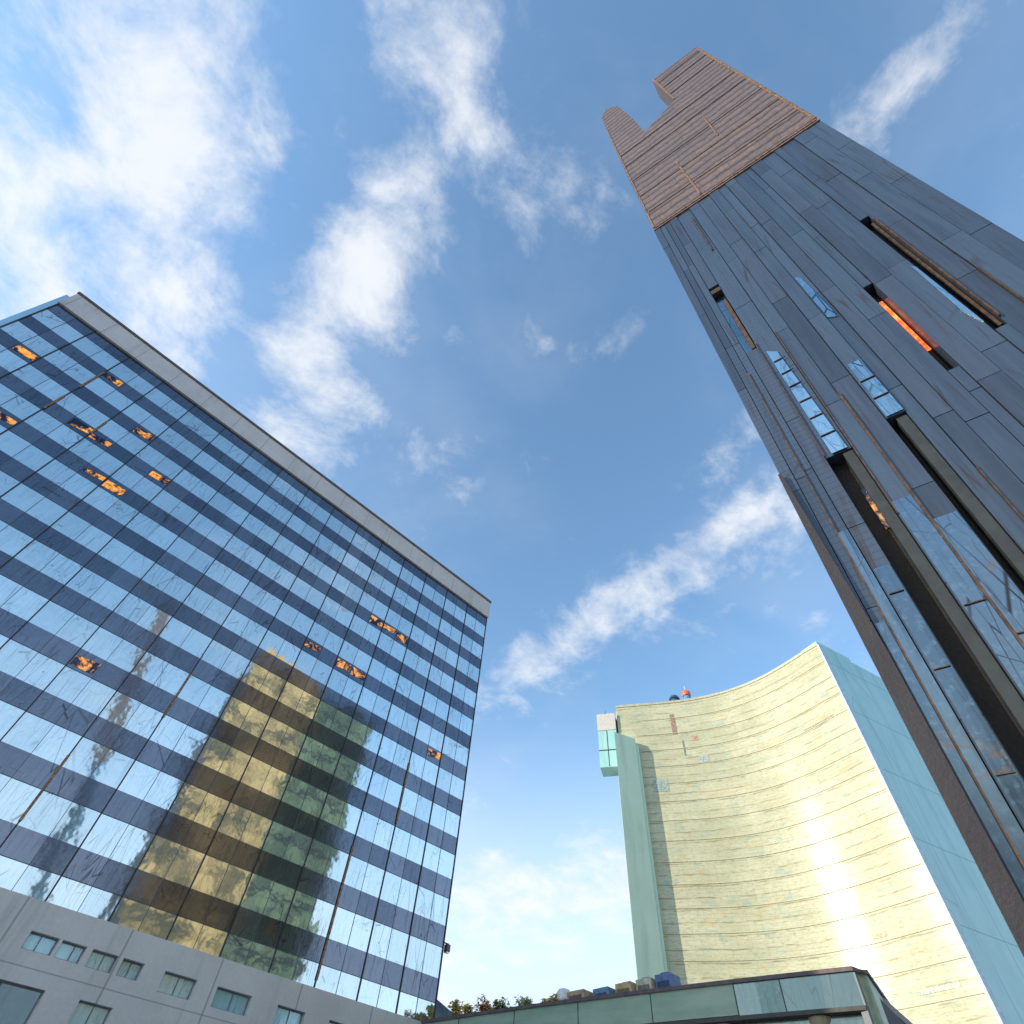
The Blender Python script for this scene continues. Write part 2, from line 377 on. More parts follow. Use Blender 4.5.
def louvre(name):
    m, gg = mat(name)
    s3 = gg.n('ShaderNodeSeparateXYZ', {0: gg.obj})
    wob = gg.noise(gg.scale(gg.obj, (1, 1, .3)), .9, 4)
    f = gg.m('FRACT', gg.m('DIVIDE', gg.m('ADD', s3.outputs[2], gg.m('MULTIPLY', wob, .6)), .85))
    ln = gg.step(gg.m('ABSOLUTE', gg.m('SUBTRACT', f, .5)), .22, .48)
    n = gg.noise(gg.scale(gg.obj, (3, 3, 6)), 1.0, 7, .7)
    c = gg.mix(gg.step(n, .3, .7), (.13, .092, .082), (.22, .155, .13))
    lowm = gg.step(gg.m('ADD', s3.outputs[2], gg.m('MULTIPLY', gg.noise(gg.obj, .5, 5, .6), -14)), 36, 28)
    spot = gg.m('MULTIPLY', gg.step(gg.noise(gg.scale(gg.obj, (4, 4, 9)), 1.0, 6, .75), .50, .66), gg.m('MULTIPLY_ADD', lowm, .6, .28))  # orange glints painted into the cladding colour as coppery flecks
    c = gg.mix(gg.m('MULTIPLY', spot, .9), c, (.50, .24, .11))
    c = gg.mix(gg.m('MULTIPLY', ln, .8), c, (.03, .032, .045))
    tk = gg.n('ShaderNodeTexBrick', {'Vector': gg.n('ShaderNodeCombineXYZ', {0: s3.outputs[1], 1: s3.outputs[2]}), 'Color1': (1, 1, 1), 'Color2': (.72, .74, .80), 'Mortar': (.6, .56, .56), 'Scale': 1.0, 'Mortar Size': .03, 'Brick Width': 1.7, 'Row Height': .85}).outputs[0]
    c = gg.mix(.75, c, tk, 'MULTIPLY')
    finish(gg, Base_Color=c, Roughness=.55, Normal=bump(gg, f, .6, .08))
    return m
M['crown'] = louvre('brown_louvre_cladding')

def tprism(poly, d0, d1):      # poly in (across, up); d0 front depth, d1 back depth
    return MB().prism(poly, lambda a, b: (d1, a, b), lambda a, b: (d0, a, b))
T0 = -3.5; TC = 35.75
# body behind the cladding
tprism([(2.20, T0), (2.20, TC), (-6.6, TC), (-6.6, T0)], .62, 1.5).build('core', M['slot'], tow)
edges = [2.31, 1.98, 1.70, 1.42, .98, .24, -.28, -.90, -1.40, -1.80, -2.30, -2.86, -3.16, -3.75, -4.40, -4.72, -5.40, -6.05, -6.72]
depth = [.0, .02, .03, .0, .05, .0, .03, -.01, .04, .0, .02, .03, -.01, .04, .0, .05, .0, .03]
holes = {3: (1, 21.7, 27.2), 4: (1, T0, 15.25), 7: (1, T0, 15.7), 11: (1, 16.5, 21.9), 14: (1, 17.2, 25.8), 6: (0, 0, 0)}
def panel(i, t0, t1):
    a, b = edges[i] - .012, edges[i + 1] + .012; d = depth[i]
    cuts = [t0]; 
    while cuts[-1] < t1: cuts.append(min(t1, cuts[-1] + random.uniform(4.5, 8.0)))
    mb = MB()
    for c0, c1 in zip(cuts, cuts[1:]):
        gp = .012; dd = d + random.uniform(-.006, .006); r = random.random()
        n0 = len(mb.r)
        mb.box(dd, .62, b, a, c0 + gp, c1 - gp)
        for q in range(n0, len(mb.r)): mb.r[q] = r
    mb.build('cladding_strip', M['clad' if i % 3 else 'clad2'], tow, merge=False)
for i in range(len(edges) - 1):
    if i in holes and holes[i][0]:
        _, h0, h1 = holes[i]
        if h0 > T0: panel(i, T0, h0)
        panel(i, h1, TC)
    else: panel(i, T0, TC)
# the long slots: a lining and one grey-green reveal each
for i, h0, h1, side in ((4, T0, 15.25, 1), (7, T0, 15.7, 1), (11, 16.5, 21.9, 0), (14, 17.2, 25.8, 0), (3, 21.7, 27.2, 0)):
    a, b = edges[i] - .013, edges[i + 1] + .013
    so_ = box(.58, .615, b, a, h0, h1).build('slot', M['slot'], tow)
    if side: box(.10, .575, b, b + .27, h0, h1 - .02).build('reveal', M['slotside'], so_)
    if i == 11:
        box(.40, .44, b + .03, b + .13, 18.0, 21.2).build('glow_panel', M['redglow'], so_)  # emissive orange-red strip inside the slot
    if i == 14:
        box(.12, .16, b + .02, b + .10, 17.4, 25.4).build('rust_edge', M['rust'], so_)
    if i == 4:
        box(.30, .36, b + .26, b + .36, 12.4, 13.9).build('glow_panel', M['amber'], so_)  # small emissive amber patch inside the slot
    if i == 3:
        box(.25, .29, b + .01, a - .01, 21.8, 26.6).build('pane', M['bluepane'], so_)
        box(-.02, .3, b, a, 26.65, 26.95).build('hood', M['slot'], so_)
        box(.10, .24, b + .02, b + .16, 21.9, 25.9).build('brown_post', M['rust'], so_)
# set-in glass
def tglass(name, poly, d, m): return tprism(poly, d, d + .03).build(name, m, tow)
def bars(w0, w1, ts, d):
    for t in ts: box(d - .012, d + .02, w0, w1, t - .012, t + .012).build('glazing_bar', M['rust'], tow)
tglass('glass_strip', [(.78, 15.3), (.80, 21.2), (.50, 20.9), (.34, 15.3)], -.02, M['towglass']); bars(.36, .78, (16.1, 17.0, 17.9, 18.8, 19.6, 20.4), -.05)
tglass('glass_strip', [(-.93, 15.75), (-.98, 18.5), (-1.36, 18.5), (-1.38, 15.75)], -.06, M['towglass']); bars(-1.37, -.95, (16.6, 17.5), -.09)
tglass('glass_strip', [(-1.43, 21.3), (-1.45, 24.6), (-1.62, 24.4), (-1.72, 21.1)], .0, M['towglass'])
tglass('glass_strip', [(-4.24, 18.6), (-4.30, 21.7), (-4.38, 21.5), (-4.385, 17.7)], .0, M['towglass'])
tglass('glass_strip', [(1.44, T0), (1.44, 12.6), (1.68, 12.6), (1.68, T0)], .0, M['bluepane'])
tglass('glass_strip', [(1.74, T0), (1.74, 9.8), (1.94, 9.8), (1.94, T0)], -.02, M['bluepane'])
tglass('glass_strip', [(-.26, T0), (-.26, 12.9), (.20, 12.9), (.20, T0)], -.03, M['bluepane'])
tglass('glass_strip', [(-.86, T0), (-.86, 12.0), (-.34, 12.0), (-.34, T0)], .0, M['bluepane'])
tglass('glass_strip', [(1.02, T0), (1.02, 11.2), (1.38, 11.2), (1.38, T0)], -.03, M['bluepane'])
bars(-.82, -.3, (4.2, 6.4, 8.7), -.03); bars(-.24, .18, (5.2, 7.2, 9.6), -.06); bars(1.04, 1.36, (4.0, 6.2, 8.4, 10.4), -.06)
# seams and the dark column along the left edge
for wv2, t0, t1, wd in ((1.70, T0, 20.5, .04), (-.30, T0, 17.5, .06), (.42, 30.2, 34.5, .05), (-4.74, 17.6, 25.4, .05),
                        (.98, 15.3, 22.0, .025), (.22, 12.5, 22.0, .03), (-1.80, T0, 13.0, .025), (-5.4, T0, 20.0, .025)):
    box(-.06, .02, wv2 - wd / 2, wv2 + wd / 2, t0, t1).build('seam_strip', M['rust'], tow)
tprism([(1.97, T0), (2.36, T0), (2.36, 15.2), (2.26, 15.2), (1.99, 9.0)], -.22, .6).build('edge_column', M['dkcol'], tow)
# crown
CR = [(2.31, 35.8), (2.24, 46.0), (2.10, 55.0), (1.93, 62.0), (1.26, 63.6), (.36, 61.9), (-.02, 56.5), (-.18, 51.3), (-1.6, 52.2), (-2.93, 53.1), (-2.87, 61.6), (-6.72, 61.0), (-6.72, 35.8)]
tprism(list(reversed(CR)), -.04, 1.5).build('crown', M['crown'], tow)
def ttrim(p, q, wd, name='copper_trim', d=-.09):
    a = Vector(p); b = Vector(q); nn = (b - a).normalized(); nn = Vector((-nn.y, nn.x)) * wd / 2
    tprism([tuple(a - nn), tuple(b - nn), tuple(b + nn), tuple(a + nn)], d, d + .05).build(name, M['copper'], tow)
ttrim((2.25, 36.0), (2.0, 58.0), .07); ttrim((2.2, 35.98), (-6.6, 35.98), .09); ttrim((-2.98, 53.4), (-2.92, 61.3), .12)
ttrim((-6.6, 36.2), (-6.6, 60.5), .10); ttrim((-.6, 36.3), (-.6, 42.5), .09); ttrim((-3.2, 42.0), (-3.4, 46.5), .06)
for t in (38.4, 41.2, 44.3, 47.5, 50.0, 55.0, 57.5, 59.5):
    a, b = (2.1, -6.6) if t < 50.5 else (-3.0, -6.6)
    box(-.085, -.042, b, a, t - .045, t + .045).build('louvre_ledge', M['crown'], tow)
box(.63, 1.5, 2.201, 2.30, T0, TC).build('flank_glazing', M['towglass'], tow)

# ------------------------------------------------------------------ slab behind the leaning tower (mirrored in the glass block)
sb = empty('slab_block', (0, 0, 0))
tag(sb, 'tan and dark green slab block behind the leaning tower, mirrored in the glass front', 'building')
fm, fg = mat('tan_stone_bays')
fn = fg.noise(fg.scale(fg.obj, (.28, 1, .20)), 1.0, 9, .72, .6)
fs = fg.n('ShaderNodeSeparateXYZ', {0: fg.obj})
fl = fg.step(fg.m('ABSOLUTE', fg.m('SUBTRACT', fg.m('FRACT', fg.m('DIVIDE', fs.outputs[2], 3.4)), .5)), .30, .36)
fvx = fg.step(fg.m('ABSOLUTE', fg.m('SUBTRACT', fg.m('FRACT', fg.m('DIVIDE', fs.outputs[0], 1.9)), .5)), .40, .44)
fc = fg.mix(fg.step(fn, .40, .58), (.16, .13, .06), (1.0, .66, .28))
fc = fg.mix(fg.m('MULTIPLY', fg.m('MULTIPLY', fl, fg.step(fn, .65, .45)), .8), fc, (.06, .07, .05))
finish(fg, Base_Color=fg.mix(fg.m('MULTIPLY', fvx, .5), fc, (.10, .08, .05)), Roughness=.6)
gm2, gg2 = mat('green_slab_glass')
gn = gg2.noise(gg2.scale(gg2.obj, (.5, 1, .35)), 1.0, 9, .72, .5)
gs = gg2.n('ShaderNodeSeparateXYZ', {0: gg2.obj})
gl = gg2.step(gg2.m('ABSOLUTE', gg2.m('SUBTRACT', gg2.m('FRACT', gg2.m('DIVIDE', gs.outputs[2], 3.4)), .5)), .36, .42)
gc = gg2.mix(gg2.step(gn, .36, .66), (.035, .055, .035), (.26, .34, .19))
gc = gg2.mix(gg2.step(gn, .64, .70), gc, (.5, .36, .16))
finish(gg2, Base_Color=gg2.mix(gl, gc, (.02, .02, .02)), Roughness=.4)
ogm = plain('orange_glint_paint', (.95, .50, .08), .6, 0, .2)  # orange colour stands in for glints along the mirrored block's top
box(21.2, 46.0, -9.0, -.62, 0, 61.5).build('body', M['darkcore'], sb)
box(21.0, 34.0, -.61, -.5, 14, 62.0).build('stone_bay', fm, sb)
box(21.0, 46.2, -.61, -.45, 0, 13.9).build('glazed_base', gm2, sb)
box(34.02, 46.2, -.61, -.53, 14, 60.5).build('glazed_bay', gm2, sb)
for k in range(6): box(22 + k * 2.2, 23.2 + k * 2.2, -3.5, -.6, 62.02, 62.6 + random.uniform(.3, 1.6)).build('roof_block', ogm, sb)

# ------------------------------------------------------------------ curved cream building
cu = empty('curved_tower_block', (0, 0, 0))
tag(cu, 'cream high rise with a concave striped front and a teal end wall', 'building')
CP = [(88.33, 61.46), (89.82, 58.88), (91.36, 56.37), (92.89, 53.85), (94.37, 51.28), (95.73, 48.64), (96.91, 45.92), (97.86, 43.11), (98.54, 40.23),
      (98.93, 37.31), (99.01, 34.36), (98.81, 31.4), (98.36, 28.46), (97.76, 25.54), (97.12, 22.65), (96.61, 19.76)]
SEG = 44.39 / 15
def cpt(s):
    s = max(0, min(44.38, s)); i = int(s / SEG); f = s / SEG - i
    def p(k): return Vector(CP[max(0, min(15, k))])
    a, b, c, d = p(i - 1), p(i), p(i + 1), p(i + 2)
    return .5 * ((2 * b) + (c - a) * f + (2 * a - 5 * b + 4 * c - d) * f * f + (3 * b - a - 3 * c + d) * f ** 3)
def cnr(s):
    t = (cpt(s + .3) - cpt(s - .3)).normalized(); return Vector((t.y, -t.x)) if t.y < 0 and False else Vector((t.y, -t.x)) * (1 if Vector((t.y, -t.x)).dot(cpt(s)) < 0 else -1)
def cwall(mb, s0, s1, z0, z1, out, n=40, caps=True):
    """a curved slab that follows the front, standing 'out' metres proud of it"""
    ss = [s0 + (s1 - s0) * k / n for k in range(n + 1)]
    P = [cpt(s) + cnr(s) * out for s in ss]; Q = [cpt(s) - cnr(s) * .3 for s in ss]
    for k in range(n):
        a, b, c, d = P[k], P[k + 1], Q[k], Q[k + 1]; u0, u1 = ss[k], ss[k + 1]
        mb.face([(*a, z1), (*b, z1), (*b, z0), (*a, z0)], [(u0, z1), (u1, z1), (u1, z0), (u0, z0)], 0.5)
        if caps:
            mb.face([(*a, z1), (*c, z1), (*d, z1), (*b, z1)], [(u0, z1)] * 4, .5); mb.face([(*a, z0), (*b, z0), (*d, z0), (*c, z0)], [(u0, z0)] * 4, .5)
    if caps:
        for k, fl in ((0, 1), (n, 0)):
            a, c = P[k], Q[k]; q = [(*a, z0), (*c, z0), (*c, z1), (*a, z1)]
            mb.face(q if fl else q[::-1], [(ss[k], z0)] * 4, .5)
    return mb
ym, yg = mat('cream_facade')
uv = yg.n('ShaderNodeTexCoord').outputs['UV']
us = yg.n('ShaderNodeSeparateXYZ', {0: uv})
ybig = yg.noise(yg.scale(uv, (.10, .16, 1)), 1.0, 7, .6); yfine = yg.noise(yg.scale(uv, (1.2, 5.0, 1)), 1.0, 7, .72)
yc = yg.mix(yg.step(ybig, .35, .68), (.53, .52, .345), (.66, .64, .44))
yc = yg.mix(yg.m('MULTIPLY', yg.step(yfine, .48, .66), .55), yc, (.30, .26, .11))
yst = yg.noise(yg.scale(uv, (.22, .75, 1)), 1.0, 6, .7, .4)
yc = yg.mix(yg.m('MULTIPLY', yg.step(yst, .55, .68), .50), yc, (.62, .40, .14))
yst2 = yg.noise(yg.v('ADD', yg.scale(uv, (.28, .62, 1)), (31, 7, 0)), 1.0, 6, .7, .5)
yc = yg.mix(yg.m('MULTIPLY', yg.step(yst2, .54, .68), .60), yc, (.30, .44, .38))
wob = yg.m('MULTIPLY', yg.noise(yg.scale(uv, (.25, .1, 1)), 1.0, 4), .7)
def yline(per, lo, amt, base, col, coord, off_=0.0):
    f = yg.m('FRACT', yg.m('ADD', yg.m('DIVIDE', coord, per), off_))
    return yg.mix(yg.m('MULTIPLY', yg.step(yg.m('ABSOLUTE', yg.m('SUBTRACT', f, .5)), lo, .5), amt), base, col)
brk = yg.step(yg.noise(yg.scale(uv, (.35, 1.3, 1)), 1.0, 4, .6), .40, .62)
yc = yline(1.7, .40, yg.m('MULTIPLY', brk, .95), yc, (.30, .25, .14), yg.m('ADD', us.outputs[1], wob))
yc = yline(2.1, .475, .22, yc, (.34, .31, .2), us.outputs[0])
cell = yg.n('ShaderNodeTexBrick', {'Vector': uv, 'Color1': (1, 1, 1), 'Color2': (.86, .86, .82), 'Mortar': (.72, .68, .56), 'Scale': 1.0, 'Mortar Size': .03, 'Brick Width': 2.1, 'Row Height': .58}).outputs[0]
yc = yg.mix(.6, yc, cell, 'MULTIPLY')
finish(yg, Base_Color=yc, Roughness=yg.m('MULTIPLY_ADD', yfine, .22, .26), Specular_IOR_Level=.12, Coat_Weight=.34, Coat_Roughness=.20, Normal=bump(yg, yfine, .15, .06), Coat_Normal=bump(yg, yg.noise(yg.scale(uv, (.10, 1.6, 1)), 1.0, 3), .25, .10))
yw = MB()
for z0, z1 in [(k * 5.0, k * 5.0 + 5.0) for k in range(15)]: cwall(yw, 0, 44.39, z0, z1, 0, 60, caps=False)
fw = yw.build('curved_front', ym, cu, smooth=True)
M['ledge'] = plain('cream_ledge', (.50, .48, .31), .5, 0, .2)
for k in range(1, 22):
    z = 3.4 * k
    lo, hi = (4.0, 44.2)
    cwall(MB(), lo, hi, z - .06, z + .06, .09, 36).build('floor_ledge', M['ledge'], cu)
cwall(MB(), 0, 44.37, 75.0, 75.5, .12, 40).build('roof_edge', M['ledge'], cu)
# body, roof and teal end wall
E1 = Vector((96.61, 19.72)); E2 = Vector((138, 8.4))
back = [(138, 8.4), (134, 60), (96, 68), (88.2, 61.8)]
tm_, tg = mat('teal_end_wall')
tn = tg.noise(tg.scale(tg.obj, (.5, .5, .2)), 1.0, 6, .6); tn2 = tg.noise(tg.obj, 3, 5, .7)
ts = tg.n('ShaderNodeSeparateXYZ', {0: tg.obj})
tc = tg.mix(tg.step(tn, .3, .7), (.33, .60, .57), (.41, .67, .63))
tf = tg.m('FRACT', tg.m('DIVIDE', ts.outputs[0], 5.6)); tc = tg.mix(tg.m('MULTIPLY', tg.step(tg.m('ABSOLUTE', tg.m('SUBTRACT', tf, .5)), .484, .497), .6), tc, (.08, .18, .2))
tz = tg.m('FRACT', tg.m('DIVIDE', ts.outputs[2], 10.2)); tc = tg.mix(tg.m('MULTIPLY', tg.step(tg.m('ABSOLUTE', tg.m('SUBTRACT', tz, .5)), .485, .498), .6), tc, (.08, .18, .2))
tstk = tg.noise(tg.scale(tg.obj, (.9, .9, .05)), 1.0, 6, .65); tc = tg.mix(tg.m('MULTIPLY', tg.step(tstk, .5, .72), .35), tc, (.14, .30, .33))
tc = tg.mix(tg.m('MULTIPLY', lines(tg, tg.obj, (.12, .12, .02), .006), .3), tc, (.05, .1, .11))
finish(tg, Base_Color=tc, Roughness=tg.m('MULTIPLY_ADD', tn2, .15, .28), Specular_IOR_Level=.7)
ew = MB(); ew.prism([tuple(E1), tuple(E2), tuple(E2 + Vector((.15, .5))), tuple(E1 + Vector((.4, .6)))], lambda x, y: (x, y, 0), lambda x, y: (x, y, 75.0))
ew.build('end_wall', tm_, cu)
dv = (E2 - E1).normalized(); nv = Vector((dv.y, -dv.x))
ec = MB(); ec.prism([tuple(E1 + nv * .12 - dv * .1), tuple(E1 + nv * .12 + dv * 1.0), tuple(E1 - nv * .25 + dv * 1.0), tuple(E1 - nv * .25 - dv * .1)], lambda x, y: (x, y, 0), lambda x, y: (x, y, 75.2))
ec.build('corner_strip', plain('pale_blue_corner', (.45, .60, .62), .4), cu)
st_ = MB(); st_.prism([tuple(E1 + dv * .5 - nv * .3), tuple(E1 + dv * 9.5 - nv * .3), tuple(E1 + dv * 9.5 - nv * 4), tuple(E1 + dv * .5 - nv * 4)], lambda x, y: (x, y, 75.0), lambda x, y: (x, y, 76.4))
st_.build('roof_upstand', tm_, cu)
bk = MB(); bk.prism([tuple(cpt(44.39 * k / 12) - cnr(44.39 * k / 12) * .35) for k in range(12, -1, -1)][::1] + [(96, 68), (134, 60), (137.6, 9.2)], lambda x, y: (x, y, .02), lambda x, y: (x, y, 74.95))
bk.build('body', plain('pale_render', (.45, .50, .45), .7), cu)
# fin at the left end, with the box that hangs out above it
N0 = cnr(1.0); T0v = (cpt(2) - cpt(0)).normalized()
def cprism(s0, s1, o0, o1, z0, z1):
    a = cpt(0) + T0v * s0; b = cpt(0) + T0v * s1
    return MB().prism([tuple(a + N0 * o0), tuple(b + N0 * o0), tuple(b + N0 * o1), tuple(a + N0 * o1)], lambda x, y: (x, y, z0), lambda x, y: (x, y, z1))
M['fin'] = stone('pale_green_fin', (.56, .74, .58), (.65, .82, .67), .5, .5, .1)
fa = cpt(0)
def loc(sx, ox): return tuple(fa + T0v * sx + N0 * ox)
fin = MB().prism([loc(-.4, -.4), loc(3.3, -.4), loc(3.3, 1.5), loc(-.4, 4.5)], lambda x, y: (x, y, 0), lambda x, y: (x, y, 66.5)).build('end_fin', M['fin'], cu)
cprism(3.3, 3.8, .02, .9, 0, 65.5).build('fin_return', M['fin'], fin)
bx = cprism(-4.2, -.36, -3.0, .6, 61.5, 69.5).build('hanging_box', tm_, cu)
cprism(-4.25, -.36, -3.1, .7, 69.52, 73.4).build('box_parapet', plain('white_parapet', (.62, .58, .50), .6, 0, .1), bx)
cprism(-2.4, -2.28, .602, .66, 61.6, 69.4).build('box_seam', M['mullion'], bx)
cprism(-4.22, -.37, .602, .68, 65.0, 65.15).build('box_seam', M['mullion'], bx)
# odd panels and windows let into the front (position along the front, height, width, height)
INS = [(11.4, 70.0, .95, 4.6, (.22, .05, .04)), (15.0, 66.4, 1.1, 1.0, (.45, .16, .10)), (12.6, 64.6, .30, 3.2, (.05, .08, .12)), (15.9, 62.0, 1.8, 1.3, (.18, .34, .46)),
       (32.6, 57.0, 1.7, 1.2, (.62, .36, .08)), (33.8, 53.3, 1.9, 1.2, (.66, .40, .09)), (38.5, 61.5, 6.0, .22, (.14, .14, .12)), (39.4, 24.9, 5.0, .5, (.40, .52, .46)),
       (7.0, 57.4, 2.8, 2.2, (.20, .34, .34)), (34.6, 31.3, 2.0, .6, (.34, .24, .13))]
pm = {}
for s, z, wd, h, c in INS:
    key = c
    if key not in pm:
        kf = .35 if max(c) < .46 else .55
        pm[key] = plain('facade_panel_paint', tuple(x * (1 - kf) + y * kf for x, y in zip(c, (.60, .55, .36))), .45, 0, .45, 1.5)
    cwall(MB(), s - wd / 2, s + wd / 2, z - h / 2, z + h / 2, .05, 4).build('facade_panel', pm[key], cu)

# things on its roof
def local(s, inn): p = cpt(s) - cnr(s) * inn; return p
p = local(15.2, 1.2); bc = empty('roof_beacon', (p.x, p.y, 75.5)); bc.scale = (.85, .85, .85); tag(bc, 'orange domed beacon on a blue base standing on the cream roof edge', 'beacon')
MB().lathe([(0, 0), (.95, 0), (.95, 1.5), (.8, 1.7), (0, 1.7)], 0, 0).build('base', plain('blue_base', (.10, .26, .50), .5), bc)
MB().lathe([(1.0, 1.7), (1.15, 2.2), (1.0, 2.9), (.55, 3.4), (0, 3.55)], 0, 0).build('dome', plain('orange_dome', (.75, .17, .05), .45), bc, smooth=True)
MB().lathe([(.12, 3.5), (.12, 4.3), (.25, 4.35), (.2, 4.6), (0, 4.65)], 0, 0, 8).build('tip', plain('pale_tip', (.7, .7, .7), .4), bc)
p = local(12.6, 1.2); rt = empty('roof_vent', (p.x, p.y, 75.5)); tag(rt, 'low dark blue hooded vent on the cream roof beside the orange beacon', 'vent')
MB().lathe([(0, 0), (.9, 0), (.9, .9), (1.2, 1.0), (.9, 1.7), (.3, 2.1), (0, 2.15)], 0, 0, 10).build('hood', plain('dark_blue_vent', (.03, .10, .17), .5), rt)
box(.5, 1.3, -.4, .4, .1, 1.3).build('outlet', plain('dark_blue_outlet', (.04, .12, .2), .5), rt)
p = cpt(0) - T0v * 2.0; mp = empty('roof_aerial', (p.x + .8, p.y + 1, 73.4)); tag(mp, 'tiny blue aerial on the white box hanging off the left of the cream tower', 'aerial')
MB().lathe([(.12, 0), (.08, 2.0), (0, 2.02)], 0, 0, 8).build('mast', plain('blue_mast', (.1, .25, .4), .5), mp)
box(-.5, .5, -.06, .06, 1.1, 1.25).build('crossbar', plain('blue_bar', (.1, .25, .4), .5), mp)

# ------------------------------------------------------------------ low green pavilion in front
pv = empty('low_pavilion', (0, 0, 0))
tag(pv, 'long low pavilion with pale green fascia and rounded end below the cream tower', 'building')
fr = []
for k in range(25):
    y = 43.6 - (43.6 - 13.2) * k / 24; u = (43.6 - y) / 30.4
    fr.append((33.9 + 1.9 * u + 2.0 * u * u, y))
ex, ey = fr[-1]
for k in range(1, 9):
    a = R(11.5 * k); fr.append((ex + .1 + .7 * math.sin(a), ey - .32 + .32 * math.cos(a)))
fr.append((54, fr[-1][1] + 3.6))
def strip(mb, pts, o0, o1, z0, z1):
    n = len(pts); N = []
    for k in range(n):
        a = Vector(pts[max(0, k - 1)]); b = Vector(pts[min(n - 1, k + 1)]); t = (b - a).normalized(); N.append(Vector((t.y, -t.x)) * (1))
    O = [Vector(p) + m_ * o1 for p, m_ in zip(pts, N)]; I = [Vector(p) + m_ * o0 for p, m_ in zip(pts, N)]
    for k in range(n - 1):
        mb.face([(*O[k], z1), (*O[k], z0), (*O[k + 1], z0), (*O[k + 1], z1)]); mb.face([(*I[k], z1), (*I[k + 1], z1), (*I[k + 1], z0), (*I[k], z0)])
        mb.face([(*O[k], z1), (*O[k + 1], z1), (*I[k + 1], z1), (*I[k], z1)]); mb.face([(*O[k], z0), (*I[k], z0), (*I[k + 1], z0), (*O[k + 1], z0)])
    for k in (0, n - 1): mb.face([(*O[k], z0), (*O[k], z1), (*I[k], z1), (*I[k], z0)])
    return mb
gfm, gfg = mat('green_fascia')
gf1 = gfg.noise(gfg.scale(gfg.obj, (.4, .4, 1.5)), 1.0, 6, .65); gf2 = gfg.noise(gfg.obj, 4, 5, .7)
gfc = gfg.mix(gfg.step(gf1, .3, .7), (.27, .40, .28), (.40, .50, .37))
gfc = gfg.mix(gfg.m('MULTIPLY', gfg.step(gf2, .55, .75), .4), gfc, (.34, .40, .34))
finish(gfg, Base_Color=gfc, Roughness=.38, Specular_IOR_Level=.6)
bgm = facade_glass('blue_grey_end_glass', (.13, .18, .165), (.20, .25, .23), .35, rough=.2, linew=.35)
strip(MB(), fr[:20], -.3, 0, 10.5, 11.82).build('fascia', gfm, pv)
strip(MB(), fr[19:26], -.3, -.01, 10.35, 11.82).build('end_glazing', bgm, pv)
strip(MB(), fr[25:], -.3, 0, 8.0, 11.82).build('rounded_end', plain('pale_green_end', (.42, .54, .45), .4, 0, .2), pv)
strip(MB(), fr, -.5, .12, 11.82, 12.0).build('roof_edge', plain('dusky_roof_edge', (.13, .09, .10), .5, 0, .3), pv)
strip(MB(), fr[:26], -.45, .06, 10.28, 10.46).build('bottom_rail', plain('dark_rail', (.06, .055, .05), .5, 0, .3), pv)
dkm = plain('dark_column_paint', (.12, .15, .16), .5)
strip(MB(), [fr[24], fr[25]], -.3, .05, 8.0, 11.8).build('corner_post', dkm, pv)
for k in (3, 7, 11, 15, 19, 21):
    a = Vector(fr[k]); b = a + (Vector(fr[k + 1]) - a) * .03
    strip(MB(), [tuple(a), tuple(b)], -.2, .03, 10.47, 11.81).build('fascia_joint', M['mullion'], pv)
rf = MB(); rp = [(p[0] + .4, p[1]) for p in fr[:25]] + [(54, 15.2), (54, 43.5)]
rf.prism(rp[::-1], lambda x, y: (x, y, 11.4), lambda x, y: (x, y, 11.8)); rf.build('roof', stone('gravel_roof', (.3, .28, .25), (.4, .37, .33), 2), pv)
strip(MB(), [(p[0] + .5, p[1]) for p in fr[:25]], -.3, 0, 0, 10.9).build('lower_glazing', facade_glass('lower_glass', (.16, .20, .18), (.26, .30, .26), .5, linew=.8, rough=.12, metal=.8), pv)
cmz = stone('tan_column_stone', (.40, .34, .24), (.52, .45, .33), 1.5)
for k in (2, 6, 10, 14, 18, 22):
    x, y = fr[k]; MB().lathe([(.28, 0), (.28, 9.6), (.6, 10.1), (.6, 10.26)], x + .75, y, 14).build('column', cmz, pv, smooth=False)
bw = MB(); bw.prism([(x + 1.9, y) for x, y in fr[24::-1]] + [(53.5, 43.4), (53.5, 15.5)], lambda x, y: (x, y, 0), lambda x, y: (x, y, 11.38)); bw.build('body', M['darkcore'], pv)

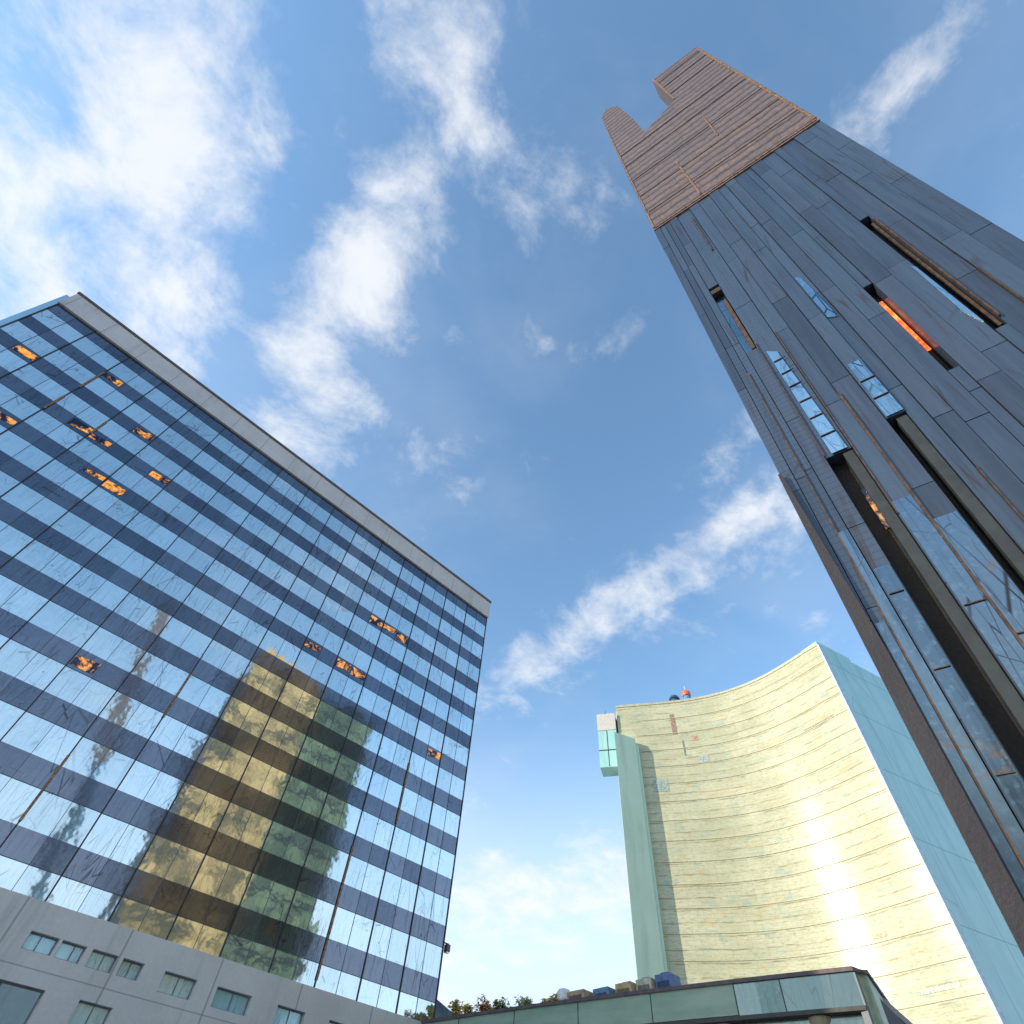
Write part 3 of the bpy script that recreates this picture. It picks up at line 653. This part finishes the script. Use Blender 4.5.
# ------------------------------------------------------------------ roof garden and plant on the pavilion roof
leafm = {}
def leaf_mat(name, c):
    m, gg = mat(name); r = gg.n('ShaderNodeSeparateColor', {0: gg.n('ShaderNodeAttribute', attribute_name='rnd').outputs['Color']}).outputs[0]
    finish(gg, Base_Color=gg.mix(r, tuple(x * .45 for x in c), c), Roughness=.7); return m
leafm['gold'] = leaf_mat('golden_leaves', (.75, .52, .08)); leafm['green'] = leaf_mat('green_leaves', (.42, .46, .14)); leafm['orange'] = leaf_mat('orange_leaves', (.72, .33, .06)); leafm['dark'] = leaf_mat('dark_leaves', (.05, .09, .05))
bark = plain('bark', (.09, .06, .04), .9)
def tree(name, x, y, z, h, rad, kind, label, group, n=420, leaf=.12, cat='tree'):
    root = empty(name, (x, y, z)); tag(root, label, cat, group)
    tr = MB(); tr.lathe([(h * .035, 0), (h * .02, h * .45), (h * .006, h * .9)], 0, 0, 7)
    lob = [(random.gauss(0, rad * .35), random.gauss(0, rad * .35), h * random.uniform(.45, .85), rad * random.uniform(.35, .6)) for _ in range(9)]
    for lx, ly, lz, lr in lob[:5]:
        a = Vector((0, 0, h * .35)); b = Vector((lx, ly, lz)); dn = (b - a).normalized(); sx = dn.cross(Vector((0, 0, 1)) if abs(dn.z) < .95 else Vector((1, 0, 0))).normalized(); sy = dn.cross(sx); q = h * .012
        A = [a + sx * q, a + sy * q, a - sx * q, a - sy * q]; B = [b + sx * q * .3, b + sy * q * .3, b - sx * q * .3, b - sy * q * .3]
        for k in range(4): tr.face([A[k], A[(k + 1) % 4], B[(k + 1) % 4], B[k]])
    tr.build('trunk', bark, root)
    cr = MB()
    for _ in range(n):
        lx, ly, lz, lr = random.choice(lob)
        d = Vector((random.gauss(0, 1), random.gauss(0, 1), random.gauss(0, 1))).normalized() * lr * random.random() ** .45
        c = Vector((lx, ly, lz)) + Vector((d.x, d.y, d.z * .8))
        u = Vector((random.gauss(0, 1), random.gauss(0, 1), random.gauss(0, 1))).normalized(); v = u.orthogonal().normalized(); s = rad * leaf * random.uniform(.6, 1.3)
        cr.face([c - u * s, c + v * s * .6, c + u * s, c - v * s * .6])
    cr.build('crown', leafm[kind], root, merge=False)
    return root
SH = [(35.3, 42.6, 1.9, 'gold', 'golden bush on the pavilion roof right beside the corner of the glass block'), (35.5, 41.2, 1.5, 'gold', 'second golden bush from the glass block on the pavilion roof'),
      (35.6, 39.6, 1.7, 'orange', 'orange bush between golden and green bushes on the pavilion roof'), (35.6, 37.8, 1.3, 'green', 'green bush next to the orange bush on the pavilion roof'),
      (35.9, 35.8, 1.5, 'green', 'taller green bush in the middle of the pavilion roof planting'), (36.2, 33.8, 1.1, 'gold', 'small golden bush left of the white roof dome')]
for x, y, h, k, lb in SH: tree('roof_bush', x + .9, y, 11.8, h * .95, .8, k, lb, 'bushes on the pavilion roof', 520, .16, 'bush')
t = empty('roof_dome', (37.6, 32.9, 11.8)); tag(t, 'small white dome on the pavilion roof', 'dome')
MB().lathe([(.62, 0), (.62, .75), (.66, .9)], 0, 0, 18).build('drum', plain('pale_drum', (.6, .55, .45), .6), t)
MB().lathe([(.66, .9), (.6, 1.2), (.38, 1.5), (0, 1.62)], 0, 0, 18).build('cap', plain('white_cap', (.8, .78, .72), .5), t, smooth=True)
UN = [(37.4, 31.0, 1.7, 1.5, 1.05, (.52, .36, .22), 'low tan plant unit beside the white roof dome'), (37.9, 29.3, 1.6, 1.3, 1.1, (.16, .28, .42), 'blue grey plant unit between two tan units on the pavilion roof'),
      (38.2, 27.7, 1.5, 1.3, 1.25, (.58, .42, .22), 'tan plant unit left of the cream unit on the pavilion roof'), (38.3, 26.3, 1.1, 1.2, 1.35, (.62, .56, .40), 'cream plant unit next to the bright blue box on the pavilion roof'), (38.6, 25.0, 1.1, 1.2, 1.5, (.14, .21, .38), 'bright blue box unit on the pavilion roof beside the cream tower')]
for x, y, a, b, h, c, lb in UN:
    r = empty('roof_unit', (x, y, 11.8)); tag(r, lb, 'plant unit', 'plant units on the pavilion roof')
    box(-a / 2, a / 2, -b / 2, b / 2, 0, h).build('casing', plain('unit_casing', c, .6, 0, .3), r, bevel=.04)
    for q in range(3): pass
    box(-a / 2 - .03, -a / 2 - .003, -b * .36, b * .36, h * .35, h * .75).build('grille', plain('unit_grille', tuple(x * .35 for x in c), .6), r)
    box(-a * .25, a * .25, -b * .25, b * .25, h + .003, h + .12).build('fan_cowl', plain('unit_cowl', tuple(x * .6 for x in c), .6), r)
print('scene done', len(bpy.data.objects))
